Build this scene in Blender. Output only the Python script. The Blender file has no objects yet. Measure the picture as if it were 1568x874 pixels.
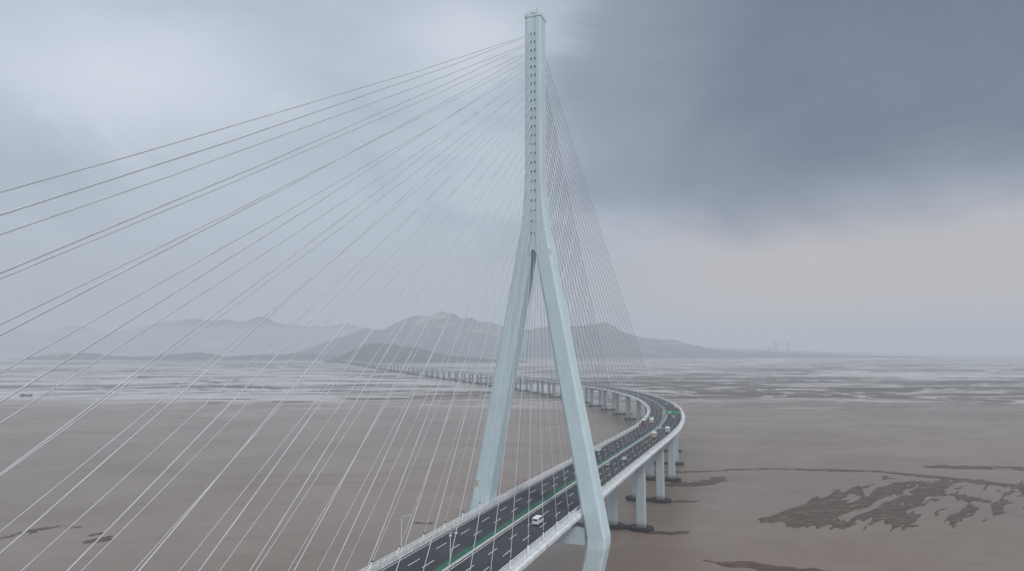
import bpy, math, random
import numpy as np
from mathutils import Vector
random.seed(4); rng=np.random.RandomState(7)
R=math.radians
scene=bpy.context.scene
scene.view_settings.view_transform='Standard'
scene.view_settings.look='None'
scene.view_settings.exposure=0

# ------------------------------------------------------------ node helpers
def new_mat(name):
    m=bpy.data.materials.new(name); m.use_nodes=True
    nt=m.node_tree; b=nt.nodes['Principled BSDF']
    return m,nt,b
def nd(nt,typ,**kw):
    n=nt.nodes.new(typ)
    for k,v in kw.items(): setattr(n,k,v)
    return n
def val(nt,sock,v):
    if hasattr(v,'is_linked') or hasattr(v,'links'): nt.links.new(v,sock)
    else: sock.default_value=v
def M(nt,op,a,b=0.0,c=None,clamp=False):
    n=nt.nodes.new('ShaderNodeMath'); n.operation=op; n.use_clamp=clamp
    val(nt,n.inputs[0],a); val(nt,n.inputs[1],b)
    if c is not None: val(nt,n.inputs[2],c)
    return n.outputs[0]
def smooth(nt,x,a,b,lo=0.0,hi=1.0):
    n=nt.nodes.new('ShaderNodeMapRange'); n.interpolation_type='SMOOTHSTEP'
    val(nt,n.inputs[0],x); n.inputs[1].default_value=a; n.inputs[2].default_value=b
    n.inputs[3].default_value=lo; n.inputs[4].default_value=hi
    return n.outputs[0]
def mix(nt,f,a,b,mode='MIX'):
    n=nt.nodes.new('ShaderNodeMix'); n.data_type='RGBA'; n.blend_type=mode
    val(nt,n.inputs[0],f)
    for s,v in ((n.inputs[6],a),(n.inputs[7],b)):
        if isinstance(v,tuple): s.default_value=(v[0],v[1],v[2],1)
        else: nt.links.new(v,s)
    return n.outputs[2]
def noise(nt,vec,scale,detail=4,rough=.5,dist=0.0):
    n=nt.nodes.new('ShaderNodeTexNoise'); nt.links.new(vec,n.inputs['Vector'])
    n.inputs['Scale'].default_value=scale; n.inputs['Detail'].default_value=detail
    n.inputs['Roughness'].default_value=rough; n.inputs['Distortion'].default_value=dist
    return n.outputs[0]
def mapping(nt,vec,scale=(1,1,1),rot=(0,0,0),loc=(0,0,0)):
    n=nt.nodes.new('ShaderNodeMapping'); nt.links.new(vec,n.inputs[0])
    n.inputs['Scale'].default_value=scale; n.inputs['Rotation'].default_value=rot; n.inputs['Location'].default_value=loc
    return n.outputs[0]
def pos(nt): return nt.nodes.new('ShaderNodeNewGeometry').outputs['Position']

def simple(name,col,rough=.6,var=.15,scale=.5,metal=0.0):
    m,nt,b=new_mat(name)
    n=noise(nt,pos(nt),scale,4,.6)
    d=tuple(c*(1-var) for c in col); l=tuple(min(1,c*(1+var)) for c in col)
    nt.links.new(mix(nt,smooth(nt,n,.3,.7),d,l),b.inputs['Base Color'])
    b.inputs['Roughness'].default_value=rough; b.inputs['Metallic'].default_value=metal
    return m

def concrete(name,col,joint=4.5,dark=.82):
    m,nt,b=new_mat(name); P=pos(nt)
    sep=nd(nt,'ShaderNodeSeparateXYZ'); nt.links.new(P,sep.inputs[0])
    fr=M(nt,'FRACT',M(nt,'DIVIDE',sep.outputs[2],joint))
    line=M(nt,'LESS_THAN',fr,.035)
    st=noise(nt,mapping(nt,P,(1.2,1.2,.05)),1.0,5,.65)
    bl=noise(nt,P,.12,5,.6)
    c0=mix(nt,smooth(nt,st,.45,.75),col,tuple(c*.88 for c in col))
    c1=mix(nt,smooth(nt,bl,.4,.7),c0,mix(nt,1.0,c0,(.93,.95,.96),'MULTIPLY'))
    c2=mix(nt,M(nt,'MULTIPLY',line,1-dark),c1,(.12,.14,.15))
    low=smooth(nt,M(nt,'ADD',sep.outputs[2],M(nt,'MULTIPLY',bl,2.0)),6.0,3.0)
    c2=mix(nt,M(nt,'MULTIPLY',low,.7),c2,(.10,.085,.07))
    nt.links.new(c2,b.inputs['Base Color']); b.inputs['Roughness'].default_value=.65
    return m
MAT={}
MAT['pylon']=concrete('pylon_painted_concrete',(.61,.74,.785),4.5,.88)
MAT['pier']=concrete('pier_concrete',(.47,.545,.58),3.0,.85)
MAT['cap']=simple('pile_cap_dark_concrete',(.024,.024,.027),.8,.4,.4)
MAT['fascia']=simple('deck_fascia_white',(.70,.73,.75),.55,.14,.4)
MAT['kerb']=simple('concrete_barrier',(.54,.56,.57),.75,.15,.6)
MAT['white']=simple('road_paint_white',(.70,.71,.71),.7,.2,1.5)
MAT['green']=simple('median_green_screen',(.06,.21,.15),.6,.25,.8)
MAT['rail']=simple('railing_white_paint',(.74,.77,.78),.5,.1,1)
MAT['cable']=simple('stay_cable_sheath',(.50,.53,.55),.45,.12,.2)
MAT['dark']=simple('dark_opening',(.03,.04,.05),.8,.2,1)
MAT['glass']=simple('vehicle_glass',(.02,.025,.03),.12,.2,1)
MAT['tyre']=simple('tyre_rubber',(.02,.02,.02),.85,.2,1)
MAT['signgreen']=simple('sign_green',(.01,.26,.12),.4,.05,1)
for nme,c in (('carwhite',(.75,.76,.77)),('carred',(.35,.04,.03)),('carsilver',(.42,.44,.46)),('carblack',(.03,.03,.035)),('carblue',(.05,.12,.3)),('cargo',(.5,.42,.33))):
    MAT[nme]=simple('vehicle_paint_'+nme,c,.3,.05,1)
m,nt,b=new_mat('asphalt'); P=pos(nt)
n1=noise(nt,P,.08,4,.6); n2=noise(nt,P,1.5,6,.7)
c=mix(nt,smooth(nt,n1,.35,.65),(.034,.038,.045),(.052,.056,.064))
c=mix(nt,smooth(nt,n2,.4,.7),c,mix(nt,1.0,c,(.8,.8,.8),'MULTIPLY'))
nt.links.new(c,b.inputs['Base Color']); b.inputs['Roughness'].default_value=.8
b.inputs['Specular IOR Level'].default_value=.3
MAT['asphalt']=m

# ------------------------------------------------------------ mesh builder
class MB:
    def __init__(s): s.v=[];s.f=[];s.m=[];s.mats=[]
    def mi(s,k):
        if k not in s.mats: s.mats.append(k)
        return s.mats.index(k)
    def add(s,vs,fs,k):
        o=len(s.v); s.v+= [tuple(v) for v in vs]; i=s.mi(k)
        for f in fs: s.f.append(tuple(o+a for a in f)); s.m.append(i)
    def obox(s,c,ax,ay,az,hx,hy,hz,k):
        c=Vector(c);vs=[]
        for dz in(-1,1):
            for dx,dy in((-1,-1),(1,-1),(1,1),(-1,1)):
                vs.append(c+ax*hx*dx+ay*hy*dy+az*hz*dz)
        s.add(vs,[(3,2,1,0),(4,5,6,7),(0,1,5,4),(1,2,6,5),(2,3,7,6),(3,0,4,7)],k)
    def box(s,c,h,k): s.obox(c,Vector((1,0,0)),Vector((0,1,0)),Vector((0,0,1)),h[0],h[1],h[2],k)
    def loft(s,loops,k,cap0=True,cap1=True):
        n=len(loops[0]); vs=[p for l in loops for p in l]; fs=[]
        for i in range(len(loops)-1):
            for j in range(n):
                a=i*n+j;b_=i*n+(j+1)%n
                fs.append((a,b_,b_+n,a+n))
        if cap0: fs.append(tuple(reversed(range(n))))
        if cap1: fs.append(tuple(range((len(loops)-1)*n,len(loops)*n)))
        s.add(vs,fs,k)
    def cyl(s,p0,p1,r0,r1,n,k,caps=True):
        p0=Vector(p0);p1=Vector(p1);d=(p1-p0).normalized()
        u=d.orthogonal().normalized();w=d.cross(u)
        l0=[p0+(u*math.cos(2*math.pi*i/n)+w*math.sin(2*math.pi*i/n))*r0 for i in range(n)]
        l1=[p1+(u*math.cos(2*math.pi*i/n)+w*math.sin(2*math.pi*i/n))*r1 for i in range(n)]
        s.loft([l0,l1],k,caps,caps)
    def obj(s,name,parent=None,smoothf=False):
        me=bpy.data.meshes.new(name); me.from_pydata(s.v,[],s.f)
        for k in s.mats: me.materials.append(MAT[k])
        me.polygons.foreach_set('material_index',s.m)
        if smoothf: me.polygons.foreach_set('use_smooth',[True]*len(me.polygons))
        me.update()
        o=bpy.data.objects.new(name,me); scene.collection.objects.link(o)
        if parent: o.parent=parent
        return o
def empty(name):
    o=bpy.data.objects.new(name,None); scene.collection.objects.link(o); o.empty_display_size=1; return o

# ------------------------------------------------------------ bridge alignment (metres, water level z=0)
TX,TY=8.2,229.5
S=np.arange(-640,6600,2.0)
head=np.interp(S,[-640,225,930,1500,2400,6600],[20.3,20.3,-11.5,-21.5,-21,-20])
kz=np.ones(41)/41
head=np.convolve(np.pad(head,20,mode='edge'),kz,'valid')
hr=np.radians(head)
cx=np.cumsum(np.sin(hr)*2.0); cy=np.cumsum(np.cos(hr)*2.0)
i0=int(np.argmin(abs(S))); cx+=TX-cx[i0]; cy+=TY-cy[i0]
zs=np.interp(S,[-640,-310,0,150,300,500,700,1000,1500,2500,4000,6600],[43.4,44.8,43.5,41.7,39.5,36.6,34.2,32,29,24,18,11])
kz=np.ones(81)/81; zs=np.convolve(np.pad(zs,40,mode='edge'),kz,'valid')
def frame(s):
    x=float(np.interp(s,S,cx));y=float(np.interp(s,S,cy));z=float(np.interp(s,S,zs));h=float(np.interp(s,S,hr))
    return x,y,z,Vector((math.sin(h),math.cos(h),0)),Vector((math.cos(h),-math.sin(h),0))
def BP(s,t,dz=0.0):
    x,y,z,d,l=frame(s); return Vector((x+l.x*t,y+l.y*t,z+dz))
UP=Vector((0,0,1))
def srange(a,b):
    out=[];s=a
    while s<b:
        out.append(s); s+= 10 if s<1500 else 25
    out.append(b); return out
def sweep(mb,prof,a,b,k,closed=True,caps=True):
    loops=[]
    for s in srange(a,b): loops.append([BP(s,t,z) for t,z in prof])
    if closed: mb.loft(loops,k,caps,caps)
    else:
        n=len(prof);vs=[p for l in loops for p in l];fs=[]
        for i in range(len(loops)-1):
            for j in range(n-1): fs.append((i*n+j,i*n+j+1,(i+1)*n+j+1,(i+1)*n+j))
        mb.add(vs,fs,k)
bridge=empty('cable_stayed_bridge')
S0,S1=-420,6500
mb=MB()
sweep(mb,[(-15.7,0),(15.7,0),(16.0,-.35),(16.0,-1.3),(11.5,-3.4),(-11.5,-3.4),(-16.0,-1.3),(-16.0,-.35)],S0,290,'fascia')
sweep(mb,[(-15.9,0),(15.9,0),(15.9,-.6),(11.0,-1.1),(8.6,-3.3),(-8.6,-3.3),(-11.0,-1.1),(-15.9,-.6)],290,S1,'fascia')
for sg in(1,-1):
    s=-400
    while s<280:
        x,y,z,d,l=frame(s)
        mb.obox(BP(s,sg*16.03,-.82),l,d,UP,.05,.09,.44,'dark' if int(s)%45==5 else 'kerb')
        s+=5
mb.obj('deck_girder',bridge)
mb=MB()
for a,b_ in((.75,13.75),(-13.75,-.75)): sweep(mb,[(a,.02),(b_,.02)],S0,S1,'asphalt',closed=False)
mb.obj('road_surface',bridge)
mb=MB()
for t in (1.45,13.0,-1.45,-13.0): sweep(mb,[(t-.1,.03),(t+.1,.03)],S0,2600,'white',closed=False)
for t in (5.3,9.15,-5.3,-9.15):
    s=-400
    while s<1400:
        vs=[BP(s,t-.1,.03),BP(s,t+.1,.03),BP(s+6,t+.1,.03),BP(s+6,t-.1,.03)]
        mb.add(vs,[(0,1,2,3)],'white'); s+=15
mb.obj('lane_markings',bridge)
mb=MB()
for sg in(1,-1):
    for base,w in ((14.0,.28),):
        pr=[(sg*(base-w),.005),(sg*(base-w+.12),.45),(sg*(base-w+.16),.95),(sg*(base+w-.16),.95),(sg*(base+w),.005)]
        if sg<0: pr=pr[::-1]
        sweep(mb,pr,S0,S1,'kerb')
pr=[(-.62,.005),(-.5,.3),(-.45,.42),(.45,.42),(.5,.3),(.62,.005)]
sweep(mb,pr,S0,S1,'kerb')
mb.obj('barriers',bridge)
mb=MB()
for t in(-.34,.34):
    sweep(mb,[(t-.06,.421),(t-.06,1.1),(t+.06,1.1),(t+.06,.421)],S0,2400,'green')
mb.obj('median_screen',bridge)
mb=MB()
for sg in(1,-1):
    for hz,hh in((.55,.05),(.9,.05),(1.25,.07)):
        t=sg*15.55
        sweep(mb,[(t-.05,hz-hh),(t-.05,hz+hh),(t+.05,hz+hh),(t+.05,hz-hh)],S0,900,'rail')
    t=sg*14.0
    sweep(mb,[(t-.06,1.25),(t-.06,1.4),(t+.06,1.4),(t+.06,1.25)],S0,900,'rail')
    s=-400
    while s<700:
        x,y,z,d,l=frame(s)
        mb.obox(BP(s,sg*15.55,.65),l,d,UP,.08,.08,.65,'rail')
        mb.obox(BP(s,sg*14.0,1.1),l,d,UP,.06,.06,.155,'rail')
        s+=3.0
mb.obj('railings',bridge)

# pylon
DV=frame(0)[3]; LV=frame(0)[4]; C0=Vector((TX,TY,0))
def ring(t0,t1,b,z,ch):
    pts=[(t0+ch,-b),(t1-ch,-b),(t1,-b+ch),(t1,b-ch),(t1-ch,b),(t0+ch,b),(t0,b-ch),(t0,-b+ch)]
    return [C0+LV*t+DV*d+UP*z for t,d in pts]
mb=MB()
ZT=210.3
zo=[205,155,150,145,140,135,130,126]; to=[2.85,3.0,3.15,3.45,3.95,4.65,5.5,6.25]
def tout(z):
    if z>=126: return float(np.interp(z,zo[::-1],to[::-1]))
    return 6.25+(126-z)/90*(23.6-6.25)
def tin(z):
    if z>124.5: return float(np.interp(z,[124.5,126,127,127.7,128],[1.1,.95,.7,.4,.02]))
    return 1.1+(124.5-z)/(124.5-36)*(17.3-1.1)
def bb(z): return float(np.interp(z,[36,128,160,211],[4.1,3.4,3.2,3.1]))
def ringc(a,b,z,ch):
    g=1.15; r=.22
    pts=[(-a+ch,-b),(-g,-b),(-g+.1,-b+r),(g-.1,-b+r),(g,-b),(a-ch,-b),(a,-b+ch),(a,b-ch),(a-ch,b),(g,b),(g-.1,b-r),(-g+.1,b-r),(-g,b),(-a+ch,b),(-a,b-ch),(-a,-b+ch)]
    return [C0+LV*t+DV*d+UP*z for t,d in pts]
loops=[ringc(tout(z),bb(z),z,.6) for z in (128,130,132.5,135,137.5,140,142.5,145,147.5,150,155,170,190,ZT-1.2)]
loops.append(ringc(tout(ZT)+.18,bb(ZT)+.18,ZT-1.1,.6)); loops.append(ringc(tout(ZT)+.18,bb(ZT)+.18,ZT,.6))
mb.loft(loops,'pylon',True,True)
for sg in(1,-1):
    loops=[]
    for z in (128,127.7,127,126,124.5,110,80,50,36):
        a,b_=tin(z),tout(z)
        if sg<0:a,b_=-b_,-a
        loops.append(ring(a,b_,bb(z),z,.02 if z>127.9 else min(.75,.02+(128-z)*.4)))
    for z,a,b_ in((33,17.1,23.5),(20,14.3,20.5),(2.5,10.8,17.2)):
        if sg<0:a,b_=-b_,-a
        loops.append(ring(a,b_,bb(36)+.3,z,.75))
    loops=[l[::-1] for l in loops]
    mb.loft(loops,'pylon',True,True)
mb.obox(C0+UP*36.2,LV,DV,UP,17.0,3.2,2.6,'pylon')
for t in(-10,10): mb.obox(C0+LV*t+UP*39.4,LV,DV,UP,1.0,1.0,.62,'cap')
mb.obox(C0+LV*(-19.8)+DV*(-bb(50)-.02)+UP*50.4,LV,DV,UP,.45,.06,1.0,'cargo')
zt=ZT
for t,d in((-2.4,-2.6),(2.4,-2.6),(2.4,2.6),(-2.4,2.6),(0,-2.6),(0,2.6)):
    mb.cyl(C0+LV*t+DV*d+UP*zt,C0+LV*t+DV*d+UP*(zt+1.1),.05,.05,5,'rail')
for d in(-2.6,2.6): mb.obox(C0+DV*d+UP*(zt+1.1),LV,DV,UP,2.4,.05,.05,'rail')
for t in(-2.4,2.4): mb.obox(C0+LV*t+UP*(zt+1.1),LV,DV,UP,.05,2.6,.05,'rail')
mb.obox(C0+LV*-.6+UP*(zt+.7),LV,DV,UP,.7,.9,.7,'dark')
mb.cyl(C0+LV*.4+UP*zt,C0+LV*.4+UP*(zt+3.6),.09,.04,6,'dark')
mb.cyl(C0+LV*-1.9+UP*zt,C0+LV*-1.9+UP*(zt+1.9),.12,.1,6,'dark')
NC=23
def azu(i): return 133.5+ (i/(NC-1))**.92*(203.0-133.5)
for i in range(NC):
    for t in(-.62,.62):
        for sg in(-1,1):
            zz=azu(i)
            bz=bb(zz)-.22
            p=C0+LV*t+DV*(sg*(bz+.04))+UP*(zz)
            mb.obox(p,LV,DV,UP,.2,.06,.36,'dark')
mb.obj('pylon',bridge)
mb=MB()
for sg in(1,-1):
    n=20
    lo=[C0+LV*(sg*14+9*math.cos(2*math.pi*k/n))+DV*(11*math.sin(2*math.pi*k/n))+UP*-2 for k in range(n)]
    hi=[p+UP*4.6 for p in lo]
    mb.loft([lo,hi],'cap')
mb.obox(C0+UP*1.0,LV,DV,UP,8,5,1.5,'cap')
mb.obj('pylon_foundation',bridge)

# stay cables
mb=MB(); mb2=MB()
for i in range(NC):
    for t in(-1,1):
        for sg in(-1,1):
            L=(14+i*12.9) if sg<0 else (12+i*9.0)
            zz=azu(i); bz=bb(zz)-.22
            a=C0+LV*(t*.62)+DV*(sg*bz)+UP*zz
            e=BP(sg*L,t*14.95,.05)
            mid=(a+e)/2; ln=(a-e).length
            sag=ln*ln*2.2e-5
            pts=[a,(a*.75+e*.25)-UP*sag*.75,mid-UP*sag,(a*.25+e*.75)-UP*sag*.75,e]
            r=.066+.022*(i/NC)
            for k in range(4): mb.cyl(pts[k],pts[k+1],r,r,6,'cable',False)
            u=(pts[3]-e).normalized()
            mb2.cyl(e-u*.4,e+u*2.6,.16,.16,8,'rail')
            mb2.cyl(e+u*2.6,e+u*3.0,.2,.2,8,'dark')
mb.obj('stay_cables',bridge,True)
mb2.obj('cable_anchor_tubes',bridge)

# piers
mb=MB(); mc=MB()
s=152.0
while s<6400:
    x,y,z,d,l=frame(s)
    under=z-3.35
    for t in(-7.6,7.6):
        hb=(2.5,1.75) if s<1200 else (2.3,1.6)
        c=Vector((x+l.x*t,y+l.y*t,0)); loops=[]
        for zz,kx in((1.4,1.0),(under-2.4,1.0),(under-.5,1.22),(under,1.22)):
            hx=hb[0]*kx;hy=hb[1];ch=.45
            pts=[(-hx+ch,-hy),(hx-ch,-hy),(hx,-hy+ch),(hx,hy-ch),(hx-ch,hy),(-hx+ch,hy),(-hx,hy-ch),(-hx,-hy+ch)]
            loops.append([c+l*a+d*b_+UP*zz for a,b_ in pts])
        mb.loft(loops,'pier')
        n=14
        lo=[c+l*(6.6*math.cos(2*math.pi*k/n))+d*(5.0*math.sin(2*math.pi*k/n))+UP*-1.5 for k in range(n)]
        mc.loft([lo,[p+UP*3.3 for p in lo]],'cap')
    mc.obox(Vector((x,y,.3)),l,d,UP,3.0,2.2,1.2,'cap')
    s+=71.0
mb.obj('piers',bridge); mc.obj('pile_caps',bridge)

# ------------------------------------------------------------ lamps, gantry
def lamp(s,sg):
    x,y,z,d,l=frame(s); mb=MB()
    b0=BP(s,sg*14.35,0)
    mb.cyl(b0,b0+UP*9.5,.13,.07,8,'rail')
    p=b0+UP*9.5
    q=p-l*sg*1.9+UP*.55
    mb.cyl(p,q,.06,.05,6,'rail')
    mb.obox(q-l*sg*.35,l,d,UP,.5,.17,.08,'kerb')
    mb.cyl(b0,b0+UP*.9,.2,.2,8,'rail')
    return mb.obj('street_lamp')
for s in (-118,-64,330,420,510,600): 
    lamp(s,-1)
    if s>0: lamp(s,1)
mb=MB(); b0=BP(-66,.0,.42)
mb.cyl(b0,b0+UP*7,.12,.08,8,'rail'); mb.cyl(b0+UP*7,b0+UP*7.3+LV*1.4,.06,.05,6,'rail')
mb.obox(b0+UP*7.1+LV*1.5,LV,DV,UP,.18,.35,.15,'rail'); mb.cyl(b0+UP*6.2,b0+UP*6.6,.3,.3,8,'rail')
mb.obj('traffic_camera_pole')
def gantry(s):
    x,y,z,d,l=frame(s); mb=MB()
    for t in(14.3,.0):
        mb.cyl(BP(s,t,0),BP(s,t,7.6),.2,.16,8,'rail')
    for h in(6.4,7.4): mb.cyl(BP(s,0,h),BP(s,14.3,h),.1,.1,6,'rail')
    for k in range(10): mb.cyl(BP(s,k*1.43,6.4),BP(s,(k+1)*1.43,7.4),.05,.05,5,'rail')
    mb.obox(BP(s,5.4,6.9)-d*.3,l,d,UP,3.0,.06,1.5,'signgreen')
    mb.obox(BP(s,5.4,6.9)-d*.37,l,d,UP,2.0,.01,.12,'white')
    mb.obox(BP(s,5.4,7.5)-d*.37,l,d,UP,1.5,.01,.18,'white')
    mb.obox(BP(s,5.0,6.2)-d*.37,l,d,UP,1.2,.01,.18,'white')
    mb.obox(BP(s,11.0,6.9)-d*.3,l,d,UP,1.6,.06,1.3,'signgreen')
    mb.obox(BP(s,11.0,7.1)-d*.37,l,d,UP,.9,.01,.2,'white')
    mb.obj('highway_sign_gantry')
gantry(322)

# ------------------------------------------------------------ vehicles (local x forward)
def wheels(mb,xs,w,r):
    for x in xs:
        for sg in(-1,1):
            mb.cyl((x,sg*(w/2-.24),r),(x,sg*(w/2+.01),r),r,r,14,'tyre')
            mb.cyl((x,sg*(w/2+.01),r),(x,sg*(w/2+.025),r),r*.55,r*.5,10,'carsilver')
def prism(mb,poly,w0,k,wtop=None):
    zmin=min(p[1] for p in poly);zmax=max(p[1] for p in poly)
    def hw(z):
        return w0/2 if wtop is None else w0/2+(wtop-w0)/2*(z-zmin)/(zmax-zmin)
    mb.loft([[Vector((x,-hw(z),z)) for x,z in poly],[Vector((x,hw(z),z)) for x,z in poly]],k)
def car(paint):
    mb=MB()
    prism(mb,[(-2.25,.32),(2.2,.3),(2.28,.55),(2.1,.78),(1.05,.95),(-1.75,1.0),(-2.2,.92),(-2.3,.6)],1.8,paint)
    prism(mb,[(-1.85,.99),(1.15,.93),(.35,1.38),(-1.2,1.42)],1.7,'glass',1.3)
    prism(mb,[(-1.25,1.40),(.38,1.37),(.2,1.46),(-1.05,1.49)],1.34,paint,1.24)
    for x in(-.45,): prism(mb,[(x-.05,.98),(x+.05,.98),(x+.05,1.41),(x-.05,1.41)],1.72,paint,1.34)
    for sg in(-1,1):
        mb.box((2.2,sg*.65,.66),(.06,.2,.07),'rail'); mb.box((-2.27,sg*.68,.78),(.04,.18,.07),'carred')
        mb.box((.75,sg*.98,.98),(.08,.09,.06),paint)
    wheels(mb,(-1.4,1.42),1.8,.33)
    return mb
def van(paint):
    mb=MB()
    prism(mb,[(-2.6,.4),(2.6,.38),(2.65,.8),(2.4,1.15),(1.75,1.95),(1.4,2.1),(-2.45,2.12),(-2.6,1.9)],1.9,paint,1.75)
    mb.loft([[Vector((2.42,-.82,1.17)),Vector((2.42,.82,1.17)),Vector((1.82,.76,1.93)),Vector((1.82,-.76,1.93))],[Vector((2.48,-.82,1.18)),Vector((2.48,.82,1.18)),Vector((1.88,.76,1.94)),Vector((1.88,-.76,1.94))]],'glass')
    for sg in(-1,1):
        for x0 in(-1.9,-.8,.3): mb.box((x0+.45,sg*.88,1.6),(.47,.04,.24),'glass')
        mb.box((1.5,sg*.885,1.5),(.3,.04,.22),'glass')
    mb.box((-2.6,0,1.6),(.03,.7,.25),'glass')
    wheels(mb,(-1.7,1.75),1.9,.36)
    return mb
def truck(paint,cargo,L=8.5):
    mb=MB(); x1=L/2
    mb.box((0,0,.85),(L/2-.3,.45,.14),'tyre')
    prism(mb,[(x1-1.9,.6),(x1,.6),(x1+.02,1.5),(x1-.25,2.5),(x1-.5,2.75),(x1-1.9,2.75)],2.3,paint,2.15)
    mb.loft([[Vector((x1+.01,-1.0,1.55)),Vector((x1+.01,1.0,1.55)),Vector((x1-.23,.97,2.42)),Vector((x1-.23,-.97,2.42))],[Vector((x1+.06,-1.0,1.55)),Vector((x1+.06,1.0,1.55)),Vector((x1-.18,.97,2.42)),Vector((x1-.18,-.97,2.42))]],'glass')
    for sg in(-1,1): mb.box((x1-.85,sg*1.12,1.95),(.42,.04,.35),'glass')
    mb.box((-.95,0,2.35),(L/2-1.05,1.2,1.35),cargo)
    for k in range(int(L)-2):
        for sg in(-1,1): mb.box((-L/2+.6+k,sg*1.22,2.35),(.05,.03,1.3),'kerb')
    mb.box((-.95,0,3.72),(L/2-1.0,1.22,.03),'rail')
    wheels(mb,(-x1+1.2,-x1+2.4,x1-1.1),2.3,.48)
    return mb
def place(mb,name,s,t,away=True):
    x,y,z,d,l=frame(s)
    o=mb.obj(name); p=BP(s,t,.03); o.location=p
    f=d if away else -d
    o.rotation_euler=(0,0,math.atan2(f.y,f.x))
place(van('carwhite'),'van',-21,7.2)
place(car('carsilver'),'car',92,3.3)
place(car('carwhite'),'car',112,7.2)
place(car('carwhite'),'car',137,-11.1,False)
place(car('carred'),'car',172,7.2)
place(truck('carblue','cargo'),'truck',206,7.2)
place(truck('carwhite','carsilver',9.5),'truck',238,11.0)
place(truck('carred','carblack',9.5),'truck',285,-11.0,False)
place(truck('carwhite','carwhite',8),'truck',305,-7.0,False)
place(car('carwhite'),'car',262,3.4)
place(van('carsilver'),'van',350,7.2)
place(car('carred'),'car',385,-3.4,False)
place(truck('carred','cargo',9),'truck',450,11.0)
place(car('carwhite'),'car',520,7.0)
place(car('carblack'),'car',215,-3.4,False)

# fishing boat
mb=MB()
hull=[]
for x,w,zt_,zb in((-11,2.2,2.0,.0),(-6,2.9,1.8,-.5),(2,3.0,1.9,-.6),(8,2.0,2.6,-.4),(12,.15,3.4,.6)):
    hull.append([Vector((x,-w,zt_)),Vector((x,-w*.7,zb)),Vector((x,w*.7,zb)),Vector((x,w,zt_))])
mb.loft(hull,'carblack')
mb.box((-6,0,3.3),(2.6,1.9,1.6),'green'); mb.box((-6,0,5.0),(2.9,2.1,.12),'rail'); mb.box((-3.38,0,3.9),(.03,1.6,.45),'glass')
mb.cyl((3,0,1.8),(3,0,9),.15,.08,6,'dark'); mb.cyl((3,0,8),(9,0,3),.06,.06,5,'dark'); mb.box((4,0,2.1),(2.5,1.6,.35),'cargo')
o=mb.obj('fishing_boat'); o.location=(-973,1381,0); o.rotation_euler=(0,0,.15)

# ------------------------------------------------------------ numpy noise
tab=rng.rand(256,256)
def vn(x,y):
    xi=np.floor(x).astype(int);yi=np.floor(y).astype(int);fx=x-xi;fy=y-yi
    fx=fx*fx*(3-2*fx);fy=fy*fy*(3-2*fy)
    g=lambda a,b:tab[a%256,b%256]
    return (g(xi,yi)*(1-fx)+g(xi+1,yi)*fx)*(1-fy)+(g(xi,yi+1)*(1-fx)+g(xi+1,yi+1)*fx)*fy
def fbm(x,y,o=5,r=.5):
    a=1;t=0;n=0
    for k in range(o):
        t=t+a*vn(x*2**k+17*k,y*2**k+31*k);n+=a;a*=r
    return t/n
def ridged(x,y,o=5):
    a=1;t=0;n=0
    for k in range(o):
        t=t+a*(1-abs(2*vn(x*2**k+17*k,y*2**k+31*k)-1));n+=a;a*=.5
    return t/n
def gridmesh(name,X,Y,Z,mat,parent=None):
    ny,nx=X.shape
    v=np.stack([X,Y,Z],-1).reshape(-1,3)
    idx=np.arange(nx*ny).reshape(ny,nx)
    f=np.stack([idx[:-1,:-1],idx[:-1,1:],idx[1:,1:],idx[1:,:-1]],-1).reshape(-1,4)
    me=bpy.data.meshes.new(name)
    me.vertices.add(len(v)); me.vertices.foreach_set('co',v.ravel())
    me.loops.add(f.size); me.loops.foreach_set('vertex_index',f.ravel().astype(np.int32))
    me.polygons.add(len(f)); me.polygons.foreach_set('loop_start',np.arange(0,f.size,4,dtype=np.int32))
    me.polygons.foreach_set('use_smooth',np.ones(len(f),dtype=bool))
    me.update(calc_edges=True); me.materials.append(mat)
    o=bpy.data.objects.new(name,me); scene.collection.objects.link(o)
    if parent:o.parent=parent
    return o

# ------------------------------------------------------------ mud banks (pierce the water level)
m,nt,b=new_mat('wet_mud'); P=pos(nt)
n1=noise(nt,P,.25,6,.65); n2=noise(nt,mapping(nt,P,(.35,1.8,1),(0,0,-.7)),.25,5,.6)
sep=nd(nt,'ShaderNodeSeparateXYZ'); nt.links.new(P,sep.inputs[0])
c=mix(nt,smooth(nt,n1,.35,.65),(.055,.035,.027),(.09,.060,.046))
c=mix(nt,smooth(nt,n2,.48,.68),c,(.15,.105,.084))
c=mix(nt,smooth(nt,sep.outputs[2],.10,.0),c,(.042,.028,.022))
nt.links.new(c,b.inputs['Base Color']); b.inputs['Roughness'].default_value=.6
b.inputs['Specular IOR Level'].default_value=.2
MUD=m
def pdist(X,Y,pts):
    best=np.full(X.shape,1e9);par=np.zeros(X.shape);n=len(pts)-1
    for i in range(n):
        ax,ay=pts[i];bx,by=pts[i+1];dx,dy=bx-ax,by-ay
        u=np.clip(((X-ax)*dx+(Y-ay)*dy)/(dx*dx+dy*dy),0,1)
        d=np.hypot(X-ax-u*dx,Y-ay-u*dy); k=d<best
        best=np.where(k,d,best);par=np.where(k,(i+u)/n,par)
    return best,par
x=np.arange(60,600,.9);y=np.arange(285,620,.9);X,Y=np.meshgrid(x,y)
wx=X+14*(fbm(X/35,Y/35,4)-.5);wy=Y+14*(fbm(X/35+50,Y/35+9,4)-.5)
H=np.full(X.shape,-.6)
def poly(pts,w,amp=1.0,nz=6.):
    global H
    d,p=pdist(wx,wy,pts)
    ww=np.interp(p,np.linspace(0,1,len(w)),w)
    f=(ww-d)/4+amp*(fbm(X/nz,Y/nz,5)-.5)*2.2
    H=np.maximum(H,np.clip(f,-.6,1)*.35)
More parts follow.
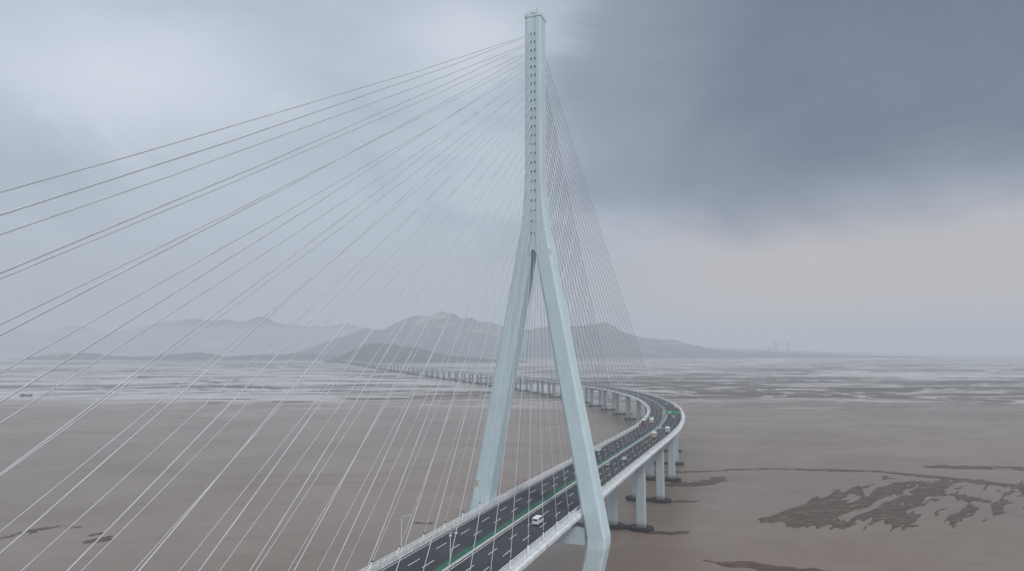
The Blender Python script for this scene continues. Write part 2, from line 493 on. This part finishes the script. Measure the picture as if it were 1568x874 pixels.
poly([(100,534),(127,538),(170,546),(214,550),(250,546),(284,537),(310,520),(335,500),(380,480)],[2.4,3.8,2.8,2.8,3.2,5,6,7,5])
poly([(112,486),(130,492),(150,508),(160,520)],[4.5,7,5,2])
poly([(98,434),(108,436),(118,439)],[3,4.2,1.2])
poly([(72,361),(78,361),(88,362)],[3.4,3.6,1.2])
poly([(82,321),(95,312),(117,304),(145,292),(180,280)],[1,4,7,8,8])
# feathered drainage fan : fingers run down-slope to the south-west from a solid northern rim
rim=[(146,392),(175,408),(205,436),(240,468),(275,490),(320,494),(390,476),(470,460),(600,430)]
tip=[(143,385),(160,382),(185,386)]
d,p=pdist(wx,wy,[(143,384),(165,389),(199,410),(245,438),(280,452),(330,448),(400,432),(600,395)])
ww=np.interp(p,[0,.08,.2,.4,.55,.75,1],[9,22,36,52,60,58,44])
ang=R(47);u=X*math.cos(ang)+Y*math.sin(ang);v=-X*math.sin(ang)+Y*math.cos(ang)
u2=u+8*(fbm(X/26,Y/26,3)-.5);v2=v+16*(fbm(X/50+5,Y/50,3)-.5)
rn=.45*ridged(u2/95,v2/13,2)+.55*ridged(u2/34+9,v2/5.2,4)
rn=(rn-rn.mean())/rn.std()
dr,pr_=pdist(wx,wy,rim); dt,_=pdist(wx,wy,tip)
f=np.minimum((ww-d)/ww*1.4,.75)-.52+rn*.60+np.clip(1-dr/14,0,1)*.8+np.clip(1-dt/10,0,1)*.7
f=np.where(d>ww*1.12,-.6,f)
H=np.maximum(H,np.clip(f,-.6,1)*.7)
d,p=pdist(wx,wy,[(340,560),(420,552),(560,556)])
f=(7-d)/8+(ridged(X/30,Y/7,4)-.66)*3.0; H=np.maximum(H,np.clip(np.where(d>16,-.6,f),-.6,1)*.3)
mud=empty('mudflat')
gridmesh('mudbank_east',X,Y,H,MUD,mud)
x=np.arange(-330,-20,1.0);y=np.arange(330,480,1.0);X,Y=np.meshgrid(x,y)
wx=X+6*(fbm(X/14,Y/14,4)-.5);wy=Y+6*(fbm(X/14+50,Y/14+9,4)-.5)
H=np.full(X.shape,-.6)
poly([(-256,356),(-252,364),(-249,373),(-243,378)],[1.0,3.0,2.6,.6],1.3,4)
poly([(-236,376),(-232,376)],[.9,.8],1.2,4)
poly([(-209,347),(-206,352),(-204,358)],[1.5,2.8,1.3],1.2,4)
poly([(-216,357),(-213,361)],[.8,.8],1.2,4)
poly([(-54,386),(-44,382)],[1.4,1.6],.8,4)
gridmesh('mudbank_west',X,Y,H,MUD,mud)

# ------------------------------------------------------------ water / tidal flats sheet
m,nt,b=new_mat('muddy_tidal_water'); P=pos(nt)
sep=nd(nt,'ShaderNodeSeparateXYZ'); nt.links.new(P,sep.inputs[0])
X_,Y_=sep.outputs[0],sep.outputs[1]
big=noise(nt,P,.0035,4,.6,.8)
med=noise(nt,mapping(nt,P,(.7,1.2,1),(0,0,.25)),.011,7,.68,.7)
fine=noise(nt,mapping(nt,P,(.8,1.2,1),(0,0,-.3)),.07,6,.65,.5)
c=mix(nt,smooth(nt,big,.35,.65),(.165,.120,.091),(.205,.155,.121))
c=mix(nt,M(nt,'MULTIPLY',smooth(nt,med,.46,.70),.7),c,(.145,.104,.080))
c=mix(nt,M(nt,'MULTIPLY',smooth(nt,fine,.48,.72),.5),c,(.135,.099,.077))
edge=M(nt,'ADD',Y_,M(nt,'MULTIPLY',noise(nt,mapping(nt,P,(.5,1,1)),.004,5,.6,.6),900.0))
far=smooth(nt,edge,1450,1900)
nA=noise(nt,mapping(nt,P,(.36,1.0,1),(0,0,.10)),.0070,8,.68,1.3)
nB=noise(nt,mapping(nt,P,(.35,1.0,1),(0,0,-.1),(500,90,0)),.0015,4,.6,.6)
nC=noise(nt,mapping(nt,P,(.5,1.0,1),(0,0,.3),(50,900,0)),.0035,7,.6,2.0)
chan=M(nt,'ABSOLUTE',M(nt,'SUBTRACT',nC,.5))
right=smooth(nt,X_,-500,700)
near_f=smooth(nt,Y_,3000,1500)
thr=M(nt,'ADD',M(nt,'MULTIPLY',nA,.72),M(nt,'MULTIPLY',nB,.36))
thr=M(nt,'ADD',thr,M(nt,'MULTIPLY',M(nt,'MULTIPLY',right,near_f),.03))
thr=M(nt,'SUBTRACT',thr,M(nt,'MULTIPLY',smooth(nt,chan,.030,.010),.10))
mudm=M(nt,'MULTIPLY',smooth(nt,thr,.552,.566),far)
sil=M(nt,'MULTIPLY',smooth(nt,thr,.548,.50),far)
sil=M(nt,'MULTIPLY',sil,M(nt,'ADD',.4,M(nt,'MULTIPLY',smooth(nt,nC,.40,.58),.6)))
c=mix(nt,M(nt,'MULTIPLY',sil,.9),c,(.50,.465,.45))  # silvery sky sheen of the wet flats, painted as pale base colour
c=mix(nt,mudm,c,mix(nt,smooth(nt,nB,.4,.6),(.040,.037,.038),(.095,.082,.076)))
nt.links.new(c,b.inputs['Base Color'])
rg=M(nt,'ADD',.36,M(nt,'MULTIPLY',mudm,.3)); rg=M(nt,'SUBTRACT',rg,M(nt,'MULTIPLY',sil,.22))
rg=M(nt,'ADD',rg,M(nt,'MULTIPLY',smooth(nt,med,.4,.7),.08))
nt.links.new(rg,b.inputs['Roughness'])
sp=M(nt,'SUBTRACT',.5,M(nt,'MULTIPLY',mudm,.42)); nt.links.new(sp,b.inputs['Specular IOR Level'])
bp=nd(nt,'ShaderNodeBump'); bp.inputs['Strength'].default_value=.45; bp.inputs['Distance'].default_value=.35
rip=noise(nt,mapping(nt,P,(.6,1.3,1),(0,0,.3)),.35,5,.7,.5)
nt.links.new(rip,bp.inputs['Height']); nt.links.new(bp.outputs[0],b.inputs['Normal'])
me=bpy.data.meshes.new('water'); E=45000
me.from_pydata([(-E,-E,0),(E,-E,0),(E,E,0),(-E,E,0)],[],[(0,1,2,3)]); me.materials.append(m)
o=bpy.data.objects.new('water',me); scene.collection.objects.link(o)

# ------------------------------------------------------------ hills
m,nt,b=new_mat('wooded_hillside'); P=pos(nt)
n1=noise(nt,P,.004,8,.65); n2=noise(nt,P,.0016,4,.5)
c=mix(nt,smooth(nt,n1,.4,.62),(.014,.028,.030),(.042,.058,.052))
c=mix(nt,smooth(nt,n2,.60,.68),c,(.26,.215,.17))
nt.links.new(c,b.inputs['Base Color']); b.inputs['Roughness'].default_value=.95
b.inputs['Specular IOR Level'].default_value=.1
HILL=m
def ridge(name,D,prof,w,nx,ny,rough,seed=0):
    xs=np.array([p[0] for p in prof],float);hs=np.array([p[1] for p in prof],float)
    x=np.linspace(xs[0],xs[-1],nx); y=np.linspace(-w,w*1.2,ny); X,Yl=np.meshgrid(x,y)
    base=np.interp(X+w*.35*(fbm(X/w/1.2+seed,Yl/w/1.2,3)-.5),xs,hs)
    fall=np.clip(1-np.abs(Yl)/w,0,1)**.9
    rr=ridged(X/(w*.55)+seed,Yl/(w*.55)+seed,6)
    n=fbm(X/(w*.16)+seed,Yl/(w*.16),5)
    Z=base*(fall*(1-rough+rough*1.5*rr)+(n-.5)*.16*fall)-6
    gridmesh(name,X,Yl+D,Z,HILL)
def P_(D,l,k=1.0): return [(t*D,h*k) for t,h in l]
ridge('hills',8200,P_(8200,[(-.36,0),(-.30,70),(-.25,230),(-.215,340),(-.19,310),(-.155,400),(-.114,520),(-.08,450),(-.02,400),(.05,350),(.09,390),(.118,430),(.145,330),(.18,230),(.23,180),(.27,105),(.33,70),(.45,45),(.6,0)],1.05),1500,420,90,.34,seed=3)
ridge('hills',13500,P_(13500,[(-1.1,300),(-.9,380),(-.75,430),(-.65,470),(-.56,480),(-.49,640),(-.44,560),(-.385,640),(-.34,560),(-.27,520),(-.15,480),(0,400),(.15,300),(.25,150),(.4,60),(.55,0)],1.08),2400,420,70,.34,seed=11)
ridge('wooded_island',4900,P_(4900,[(-.275,0),(-.255,45),(-.225,115),(-.195,145),(-.165,118),(-.13,98),(-.10,52),(-.05,36),(-.0,20),(.06,0)]),330,300,50,.3,seed=21)
ridge('wooded_island',5900,P_(5900,[(-.72,0),(-.69,40),(-.66,68),(-.6,60),(-.55,35),(-.5,45),(-.46,80),(-.42,36),(-.36,50),(-.3,60),(-.26,30),(-.2,0)]),300,300,40,.3,seed=31)

def tower(x,y,w,dp,h):
    mb=MB(); mb.box((x,y,h/2),(w/2,dp/2,h/2),'kerb')
    z=4
    while z<h-3:
        mb.box((x,y-dp/2-.15,z),(w/2-2,.15,.8),'glass'); z+=3.2
    mb.box((x,y,h+3),(w/5,dp/4,3),'kerb'); mb.box((x,y,h+.4),(w/2+.4,dp/2+.4,.4),'rail')
    mb.obj('apartment_tower')
for x,h,w in((3790,190,60),(3960,185,55),(3720,120,50)): tower(x,9900+random.uniform(-80,80),w,24,h)

# ------------------------------------------------------------ haze: absorbing air layer, its glow stands in for scattered skylight
hm=bpy.data.materials.new('emissive_haze'); hm.use_nodes=True; nt=hm.node_tree
nt.nodes.clear(); out=nt.nodes.new('ShaderNodeOutputMaterial')
ab=nt.nodes.new('ShaderNodeVolumeAbsorption'); ab.inputs[0].default_value=(0,0,0,1)
DEN=1/5700; ab.inputs['Density'].default_value=DEN
em=nt.nodes.new('ShaderNodeEmission'); em.inputs[0].default_value=(.425,.472,.535,1); em.inputs[1].default_value=DEN
ad=nt.nodes.new('ShaderNodeAddShader'); nt.links.new(ab.outputs[0],ad.inputs[0]); nt.links.new(em.outputs[0],ad.inputs[1])
nt.links.new(ad.outputs[0],out.inputs['Volume'])
MAT['air']=hm
mb=MB(); mb.box((0,0,205),(44000,44000,245),'air'); mb.obj('haze')

# ------------------------------------------------------------ world sky
w=bpy.data.worlds.new('World'); scene.world=w; w.use_nodes=True; nt=w.node_tree
bg=nt.nodes['Background']
SUN_EL,SUN_AZ=48,150   # azimuth clockwise from +Y
sky=nt.nodes.new('ShaderNodeTexSky'); sky.sky_type='NISHITA'; sky.sun_disc=False
sky.sun_elevation=R(SUN_EL); sky.sun_rotation=R(SUN_AZ)
tc=nt.nodes.new('ShaderNodeTexCoord').outputs['Generated']
sep=nd(nt,'ShaderNodeSeparateXYZ'); nt.links.new(tc,sep.inputs[0])
az=M(nt,'ARCTAN2',sep.outputs[0],sep.outputs[1]); el=sep.outputs[2]
str_=mapping(nt,tc,(1,1,2.0))
nw=M(nt,'SUBTRACT',noise(nt,str_,2.2,5,.55,.5),.5)
nf=noise(nt,str_,3.4,6,.55,.5)
n3=noise(nt,mapping(nt,tc,(1,1,2.4),(0,0,.8),(3,1,2)),1.9,4,.5,.3)
base=mix(nt,smooth(nt,n3,.40,.60),(.395,.455,.545),(.495,.56,.65))
base=mix(nt,M(nt,'MULTIPLY',smooth(nt,nf,.46,.66),.5),base,(.58,.645,.73))
def bank(a0,e0,ra,re,amt,col):
    global base
    dx=M(nt,'DIVIDE',M(nt,'SUBTRACT',az,a0),ra); dy=M(nt,'DIVIDE',M(nt,'SUBTRACT',el,e0),re)
    d=M(nt,'SQRT',M(nt,'ADD',M(nt,'MULTIPLY',dx,dx),M(nt,'MULTIPLY',dy,dy)))
    d=M(nt,'ADD',d,M(nt,'MULTIPLY',M(nt,'SUBTRACT',nf,.5),1.6))
    base=mix(nt,M(nt,'MULTIPLY',smooth(nt,d,1.15,.1),amt),base,col)
bank(-.54,.335,.30,.11,.85,(.70,.76,.85))
bank(-.07,.42,.17,.08,.8,(.68,.73,.82))
bank(-.30,.27,.14,.05,.3,(.38,.435,.52))
base=mix(nt,M(nt,'MULTIPLY',smooth(nt,el,.22,.06),.75),base,(.43,.475,.54))
wm=M(nt,'MULTIPLY',smooth(nt,az,-.02,.4),smooth(nt,el,.27,.08))
base=mix(nt,M(nt,'MULTIPLY',wm,.92),base,(.565,.505,.49))
azw=M(nt,'ADD',az,M(nt,'MULTIPLY',nw,.42)); elw=M(nt,'ADD',el,M(nt,'MULTIPLY',nw,.15))
low=smooth(nt,elw,.13,.235)
veil=M(nt,'MULTIPLY',smooth(nt,azw,.0,.15),low)
core=M(nt,'MULTIPLY',smooth(nt,azw,.06,.45),smooth(nt,elw,.14,.255))
lim=M(nt,'MULTIPLY',smooth(nt,az,1.7,.9),smooth(nt,el,.75,.5))
veil=M(nt,'MULTIPLY',veil,lim); core=M(nt,'MULTIPLY',core,lim)
base=mix(nt,M(nt,'MULTIPLY',veil,.88),base,(.265,.305,.385))
base=mix(nt,M(nt,'MULTIPLY',core,M(nt,'ADD',.5,M(nt,'MULTIPLY',nf,.8))),base,(.15,.18,.255))
base=mix(nt,smooth(nt,el,.48,.95),base,(1.15,1.2,1.26))
nis=mix(nt,1.0,sky.outputs[0],(.1,.1,.1),'MULTIPLY')
fin=mix(nt,.95,nis,base)
nt.links.new(fin,bg.inputs[0]); bg.inputs[1].default_value=1.0

# sun
sd=bpy.data.lights.new('sun','SUN'); sd.energy=1.35; sd.angle=R(16); sd.color=(1,.96,.91)
so=bpy.data.objects.new('sun',sd); scene.collection.objects.link(so)
dirv=Vector((math.sin(R(SUN_AZ))*math.cos(R(SUN_EL)),math.cos(R(SUN_AZ))*math.cos(R(SUN_EL)),math.sin(R(SUN_EL))))
so.rotation_euler=dirv.to_track_quat('Z','Y').to_euler()

# camera
cd=bpy.data.cameras.new('camera'); cd.lens=24.0; cd.sensor_width=36; cd.clip_start=.5; cd.clip_end=120000
co=bpy.data.objects.new('camera',cd); scene.collection.objects.link(co)
co.location=(0,0,95); co.rotation_euler=(R(90+5.25),0,0)
scene.camera=co
